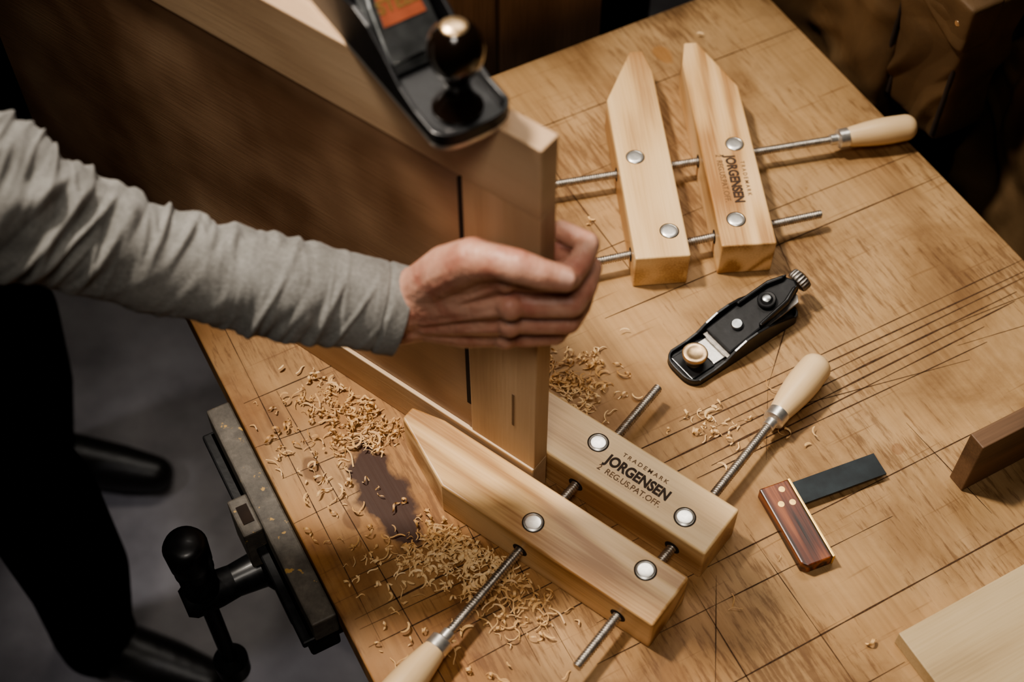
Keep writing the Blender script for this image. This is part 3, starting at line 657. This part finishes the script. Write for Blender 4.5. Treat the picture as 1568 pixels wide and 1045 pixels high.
# ------------------------------------------------------------------ the craftsman
man=empty('craftsman')
def G(a,b,z): return tuple(W(a,b,z))
hand=[
 [(( -.16,.664,1.175),.027),((-.10,.663,1.158),.0265),(G(-.076,.052,.307),.0245)],
 [(( -.16,.664,1.166),.025),((-.10,.663,1.144),.025),(G(-.076,.052,.286),.0225)],
 [(G(-.074,.052,.312),.0215),(G(-.040,.042,.344),.0180),(G(-.008,.029,.366),.0150)],
 [(G(-.074,.053,.305),.0215),(G(-.040,.044,.328),.0185),(G(-.003,.031,.341),.0150)],
 [(G(-.074,.053,.294),.0215),(G(-.040,.042,.305),.0180),(G(-.006,.028,.313),.0148)],
 [(G(-.074,.052,.286),.0210),(G(-.042,.038,.281),.0172),(G(-.014,.024,.285),.0138)],
 [(G(-.060,.048,.322),.018),(G(-.016,.031,.352),.0150)],
 [(G(-.060,.048,.308),.018),(G(-.016,.032,.327),.0150)],
 [(G(-.060,.046,.294),.018),(G(-.020,.029,.299),.0145)],
 [(G(-.062,.036,.318),.019),(G(-.024,.018,.350),.0155)],
 [(G(-.062,.034,.298),.019),(G(-.024,.017,.314),.0155)],
 [(G(-.064,.040,.280),.020),(G(-.030,.022,.278),.0165)],
 [(G(-.004,.036,.369),.0110)],[(G(.002,.038,.343),.0115)],[(G(-.001,.035,.315),.0109)],[(G(-.009,.030,.286),.0102)],
 [(G(-.060,.0658,.315),.0045),(G(-.006,.0428,.366),.0040)],[(G(-.060,.0668,.305),.0045),(G(-.002,.0448,.341),.0040)],[(G(-.060,.0663,.294),.0045),(G(-.005,.0413,.313),.0040)],
 [(G(-.008,.029,.366),.0142),(G(.011,.022,.367),.0112),(G(.030,.007,.368),.0118),(G(.030,-.010,.367),.0096),(G(.023,-.0300,.364),.0094),(G(-.002,-.0305,.361),.0085)],
 [(G(-.003,.031,.341),.0142),(G(.014,.024,.341),.0114),(G(.035,.007,.341),.0120),(G(.034,-.012,.340),.0098),(G(.026,-.0305,.338),.0096),(G(-.004,-.0307,.335),.0087)],
 [(G(-.006,.028,.313),.0138),(G(.011,.021,.314),.0110),(G(.031,.005,.314),.0115),(G(.030,-.012,.313),.0094),(G(.023,-.0300,.312),.0092),(G(-.004,-.0303,.310),.0083)],
 [(G(-.014,.024,.284),.0130),(G(.002,.018,.285),.0104),(G(.019,.004,.287),.0106),(G(.020,-.010,.287),.0088),(G(.013,-.0293,.286),.0084),(G(-.008,-.0293,.285),.0075)],
 [(G(-.072,.050,.320),.020),(G(-.050,.047,.354),.0200),(G(-.026,.045,.383),.0170),(G(-.006,.043,.394),.0128),(G(.010,.039,.396),.0126),(G(.025,.032,.392),.0112),(G(.038,.022,.386),.0098)],
 [(G(-.036,.041,.358),.018),(G(-.010,.035,.376),.0130)],
]
blob('hand_right',hand,0.0013,skinm,man,4)
tipA=W(.025,.032,.392); tipB=W(.038,.022,.386)
tdir=(tipB-tipA).normalized(); tc_=tipB-tdir*.0015
upv=Vector((-0.03,-0.50,0.86)); upv=(upv-tdir*upv.dot(tdir)).normalized(); sd=tdir.cross(upv)
nv=[];nf=[]
NR,NC=11,11
for j in range(NR):
    for i in range(NC):
        t=(j/(NR-1)-.5); x_=(i/(NC-1)-.5)*2
        wd=math.sqrt(max(0.04,1-(abs(2*t))**4))
        a=x_*0.62*wd
        r=.0106-.0012*(t+.5)
        nv.append(tc_+tdir*(t*.0115)+upv*(r*math.cos(a))+sd*(r*math.sin(a)*0.9))
for j in range(NR-1):
    for i in range(NC-1):
        k=j*NC+i; nf.append([k,k+1,k+1+NC,k+NC])
mesh_obj('thumb_nail',nv,nf,nailm,man,smooth=True)

def tube(nm,path,mat,parent,seg=72,rings=150,wr=None,thick=0.002):
    pts=[Vector(p) for p,_ in path]; rs=[r for _,r in path]
    def cr(i,t,arr):
        p0=arr[max(i-1,0)];p1=arr[i];p2=arr[min(i+1,len(arr)-1)];p3=arr[min(i+2,len(arr)-1)]
        return 0.5*((2*p1)+(p2-p0)*t+(2*p0-5*p1+4*p2-p3)*t*t+(3*p1-p0-3*p2+p3)*t**3)
    C=[];R=[];S=[0]
    n=len(pts)-1
    for k in range(rings+1):
        x=n*k/rings; i=min(int(x),n-1); t=x-i
        C.append(cr(i,t,pts)); R.append(cr(i,t,rs))
        if k: S.append(S[-1]+(C[-1]-C[-2]).length)
    V=[];Fc=[]
    up=Vector((0,0,1))
    for k in range(rings+1):
        d=(C[min(k+1,rings)]-C[max(k-1,0)]).normalized()
        s=d.cross(up).normalized(); u=s.cross(d)
        for j in range(seg):
            a=2*math.pi*j/seg
            r=R[k]+(wr(S[k],a,k/rings) if wr else 0)
            V.append(C[k]+(s*math.cos(a)+u*math.sin(a))*r)
    for k in range(rings):
        for j in range(seg):
            a=k*seg+j;b=k*seg+(j+1)%seg
            Fc.append([a,b,b+seg,a+seg])
    o=mesh_obj(nm,V,Fc,mat,parent,smooth=True)
    m=o.modifiers.new('solid','SOLIDIFY'); m.thickness=thick; m.offset=-1
    return o
def sleeve_wr(s,a,t):
    ca,sa=math.cos(a),math.sin(a)
    g=min(1,max(0,(s-.02)/.07))
    far=min(1,max(0,(s-.20)/.10))
    amp=0.0008+0.0058*g+0.0060*far
    def ridge(fs,fa,ph,sl):
        n=noise.noise(Vector((s*fs+sl*math.sin(a+ph),ca*fa+ph,sa*fa)))
        return max(0,1-math.sqrt(n*n+0.003)*3.6)
    r1=ridge(46,0.40,0.7,0.45)
    r2=ridge(24,0.60,3.1,-0.9)
    r3=ridge(75,0.6,5.3,0.4)*0.4
    m=max(0.2,min(1,0.65+1.3*noise.noise(Vector((ca*0.8+3,sa*0.8,s*8)))))
    v=amp*(r1*0.9+r2*0.6+r3-0.5)*m
    v+=0.0020*noise.noise(Vector((ca*0.9,sa*0.9,s*9+5)))*g
    if s<0.016: v+=0.0007
    if 0.015<s<0.0180: v-=0.0008
    return v
sl=[((-.0875,.663,1.1505),.0355),((-.12,.6635,1.162),.0370),((-.17,.664,1.178),.0385),((-.239,.665,1.200),.0400),((-.300,.665,1.230),.0425),((-.338,.667,1.255),.0490),((-.372,.673,1.276),.0545),((-.43,.695,1.305),.0570),((-.53,.745,1.355),.062),((-.64,.80,1.405),.068)]
tube('sleeve_right',sl,jersey,man,seg=120,rings=460,wr=sleeve_wr)
DX=-.055
def sh_(L): return [[((p[0]+DX,p[1],p[2]),r) for p,r in ch] for ch in L]
torso=sh_([[((-.70,1.00,.98),.14),((-.70,1.0,1.15),.135),((-.685,1.0,1.32),.135),((-.66,1.0,1.42),.10)],
       [((-.62,.81,1.405),.072),((-.67,1.0,1.43),.095),((-.67,1.18,1.41),.078)],
       [((-.70,.93,1.0),.13),((-.69,.92,1.25),.12),((-.67,.89,1.37),.10)],[((-.70,1.07,1.0),.13),((-.69,1.08,1.25),.12),((-.67,1.11,1.37),.10)]])
torso+=[[((-.725,1.18,1.41),.075),((-.62,1.27,1.34),.058),((-.50,1.25,1.30),.052),((-.34,1.08,1.38),.042),((-.245,.985,1.43),.034)],
       [((-.715,1.0,1.44),.08),((-.66,1.0,1.52),.058)]]
blob('shirt',torso,0.012,jersey,man,6)
apron=[[((-.665,1.00,1.33),.105),((-.665,1.00,1.15),.112),((-.665,.99,.95),.115),((-.67,1.0,.70),.105),((-.68,1.0,.55),.10)],
       [((-.67,.91,1.05),.100),((-.67,.91,.90),.10),((-.67,.90,.60),.09)],[((-.69,1.09,1.05),.095),((-.69,1.09,.90),.10),((-.69,1.10,.60),.09)]]
blob('apron',apron,0.012,blackcloth,man,8)
legs=[[((-.74,1.0,.98),.13),((-.74,1.0,.90),.13)],
      [((-.75,1.10,.92),.105),((-.72,1.14,.70),.090),((-.69,1.15,.50),.070),((-.72,1.17,.30),.066),((-.76,1.185,.10),.055),((-.76,1.185,.06),.055)],
      [((-.74,.91,.92),.105),((-.67,.88,.70),.092),((-.59,.86,.50),.075),((-.59,.86,.30),.070),((-.62,.87,.10),.060),((-.62,.87,.06),.060)]]
blob('trousers',legs,0.010,navycloth,man,6)
for nm,(hx,hy),(tx,ty) in (('shoe_left',(-.80,1.20),(-.575,1.168)),('shoe_right',(-.66,.88),(-.44,.81))):
    h=Vector((hx,hy,0)); t=Vector((tx,ty,0)); d=(t-h)
    pts=[(h+d*0.0+Vector((0,0,.045)),.036),(h+d*.35+Vector((0,0,.055)),.042),(h+d*.7+Vector((0,0,.040)),.040),(h+d*.95+Vector((0,0,.034)),.032)]
    pts2=[(h+d*0.0+Vector((0,0,.016)),.0155),(h+d*.4+Vector((0,0,.016)),.0155),(h+d*.97+Vector((0,0,.016)),.0155)]
    blob(nm,[[(tuple(p),r) for p,r in pts],[(tuple(p),r) for p,r in pts2],[(tuple(h+d*.1+Vector((0,0,.05))),.04),(tuple(h+d*.1+Vector((0,0,.10))),.045)]],0.006,leather,man,5)
hc=Vector((-.605,.985,1.62))
fx=Vector((.78,-.30,-.55)).normalized(); fs=fx.cross(Vector((0,0,1))).normalized(); fu=fs.cross(fx)
def HD(f,s,u): return tuple(hc+fx*f+fs*s+fu*u)
blob('head',[[((-.68,1.0,1.45),.055),(HD(-.045,0,-.06),.055)],[(HD(-.02,0,.03),.085),(HD(.01,0,.02),.080)],[(HD(.035,0,-.065),.045),(HD(.055,0,-.085),.030)],
   [(HD(.080,0,.015),.010),(HD(.105,0,-.025),.013)],[(HD(.06,.03,-.01),.03)],[(HD(.06,-.03,-.01),.03)],[(HD(.082,-.018,-.058),.008),(HD(.086,0,-.058),.010),(HD(.082,.018,-.058),.008)],
   [(HD(-.01,.082,.01),.014),(HD(-.012,.086,-.02),.010)],[(HD(-.01,-.082,.01),.014),(HD(-.012,-.086,-.02),.010)]],0.005,skinm,man,4)
blob('hair',[[(HD(-.035,0,.045),.086),(HD(.0,0,.062),.070)],[(HD(-.05,0,0),.078)]],0.006,hair_m,man,4)
eye=plain('eye_white',(0.7,0.68,0.64),0.2); iris=plain('iris',(0.05,0.03,0.02),0.2)
for i,s in enumerate((-.031,.031)):
    v,f=sphere_data(HD(.081,s,.005),.0115); mesh_obj('eye_%d'%i,v,f,eye,man,smooth=True)
    v,f=sphere_data(HD(.0885,s,.003),.0055); mesh_obj('iris_%d'%i,v,f,iris,man,smooth=True)
TP=lambda x,y,z: tuple(PM@Vector((x,y,z)))
lh=[[((-.26,1.0,1.425),.026),(TP(.250,.0,.085),.024)],[(TP(.250,.0,.085),.022),(TP(.215,.016,.078),.015)],[(TP(.250,0,.07),.022),(TP(.213,.016,.055),.015)],[(TP(.25,0,.06),.020),(TP(.211,.015,.036),.014)]]
for k,z in enumerate((.082,.062,.043,.027)):
    lh.append([(TP(.212,.018,z),.011),(TP(.188,.022,z-.002),.0095),(TP(.166,.014,z-.003),.009),(TP(.162,-.006,z-.003),.0085),(TP(.172,-.018,z-.003),.0078)])
lh.append([(TP(.235,-.012,.085),.015),(TP(.208,-.020,.095),.011),(TP(.188,-.020,.098),.0095),(TP(.172,-.016,.096),.0088)])
blob('hand_left',lh,0.002,skinm,man,5)

# ------------------------------------------------------------------ lights
def spot(nm,loc,tgt,e,col,size,ang,blend=1.0):
    l=bpy.data.lights.new(nm,'SPOT'); l.energy=e; l.color=col; l.shadow_soft_size=size; l.spot_size=math.radians(ang); l.spot_blend=blend
    o=bpy.data.objects.new(nm,l); link(o); o.location=loc
    o.rotation_euler=(Vector(tgt)-Vector(loc)).to_track_quat('-Z','Y').to_euler(); return o
def area(nm,loc,tgt,e,col,sx,sy,spread=180):
    l=bpy.data.lights.new(nm,'AREA'); l.energy=e; l.color=col; l.shape='RECTANGLE'; l.size=sx; l.size_y=sy; l.spread=math.radians(spread)
    o=bpy.data.objects.new(nm,l); link(o); o.location=loc
    o.rotation_euler=(Vector(tgt)-Vector(loc)).to_track_quat('-Z','Y').to_euler(); return o
spot('workshop_lamp',(-.80,1.15,2.95),(.20,.78,TZ),250,(1.0,0.905,0.79),0.11,40,1.0)
area('shop_strip_light',(.30,1.95,3.2),(.15,.8,TZ),6,(1.0,0.93,0.84),1.6,0.5,90)
spot('front_fill_spot',(-.10,-.25,3.0),(.0,.70,1.0),78,(1.0,0.92,0.82),0.30,34,1.0)  # unseen fill added to brighten the door face, arm and hand
spot('floor_fill_spot',(-1.6,0.4,2.6),(-.42,1.05,0),78,(0.97,0.95,1.0),0.2,18,1.0)  # unseen cool spot added to brighten the floor left of the bench
w=bpy.data.worlds.new('World'); bpy.context.scene.world=w; w.use_nodes=True
w.node_tree.nodes['Background'].inputs[0].default_value=(0.5,0.45,0.4,1); w.node_tree.nodes['Background'].inputs[1].default_value=0.01
try: bpy.context.scene.view_settings.look='AgX - Medium High Contrast'
except Exception as ex: print(ex)

# ------------------------------------------------------------------ camera
cam=bpy.data.cameras.new('camera'); co=bpy.data.objects.new('camera',cam); link(co)
co.location=(0,0,2.03); co.rotation_euler=(math.radians(90-54.2),0,0)
cam.sensor_width=36; cam.lens=49.36; cam.clip_start=0.01
cam.dof.use_dof=True; cam.dof.focus_distance=1.34; cam.dof.aperture_fstop=3.6
bpy.context.scene.camera=co
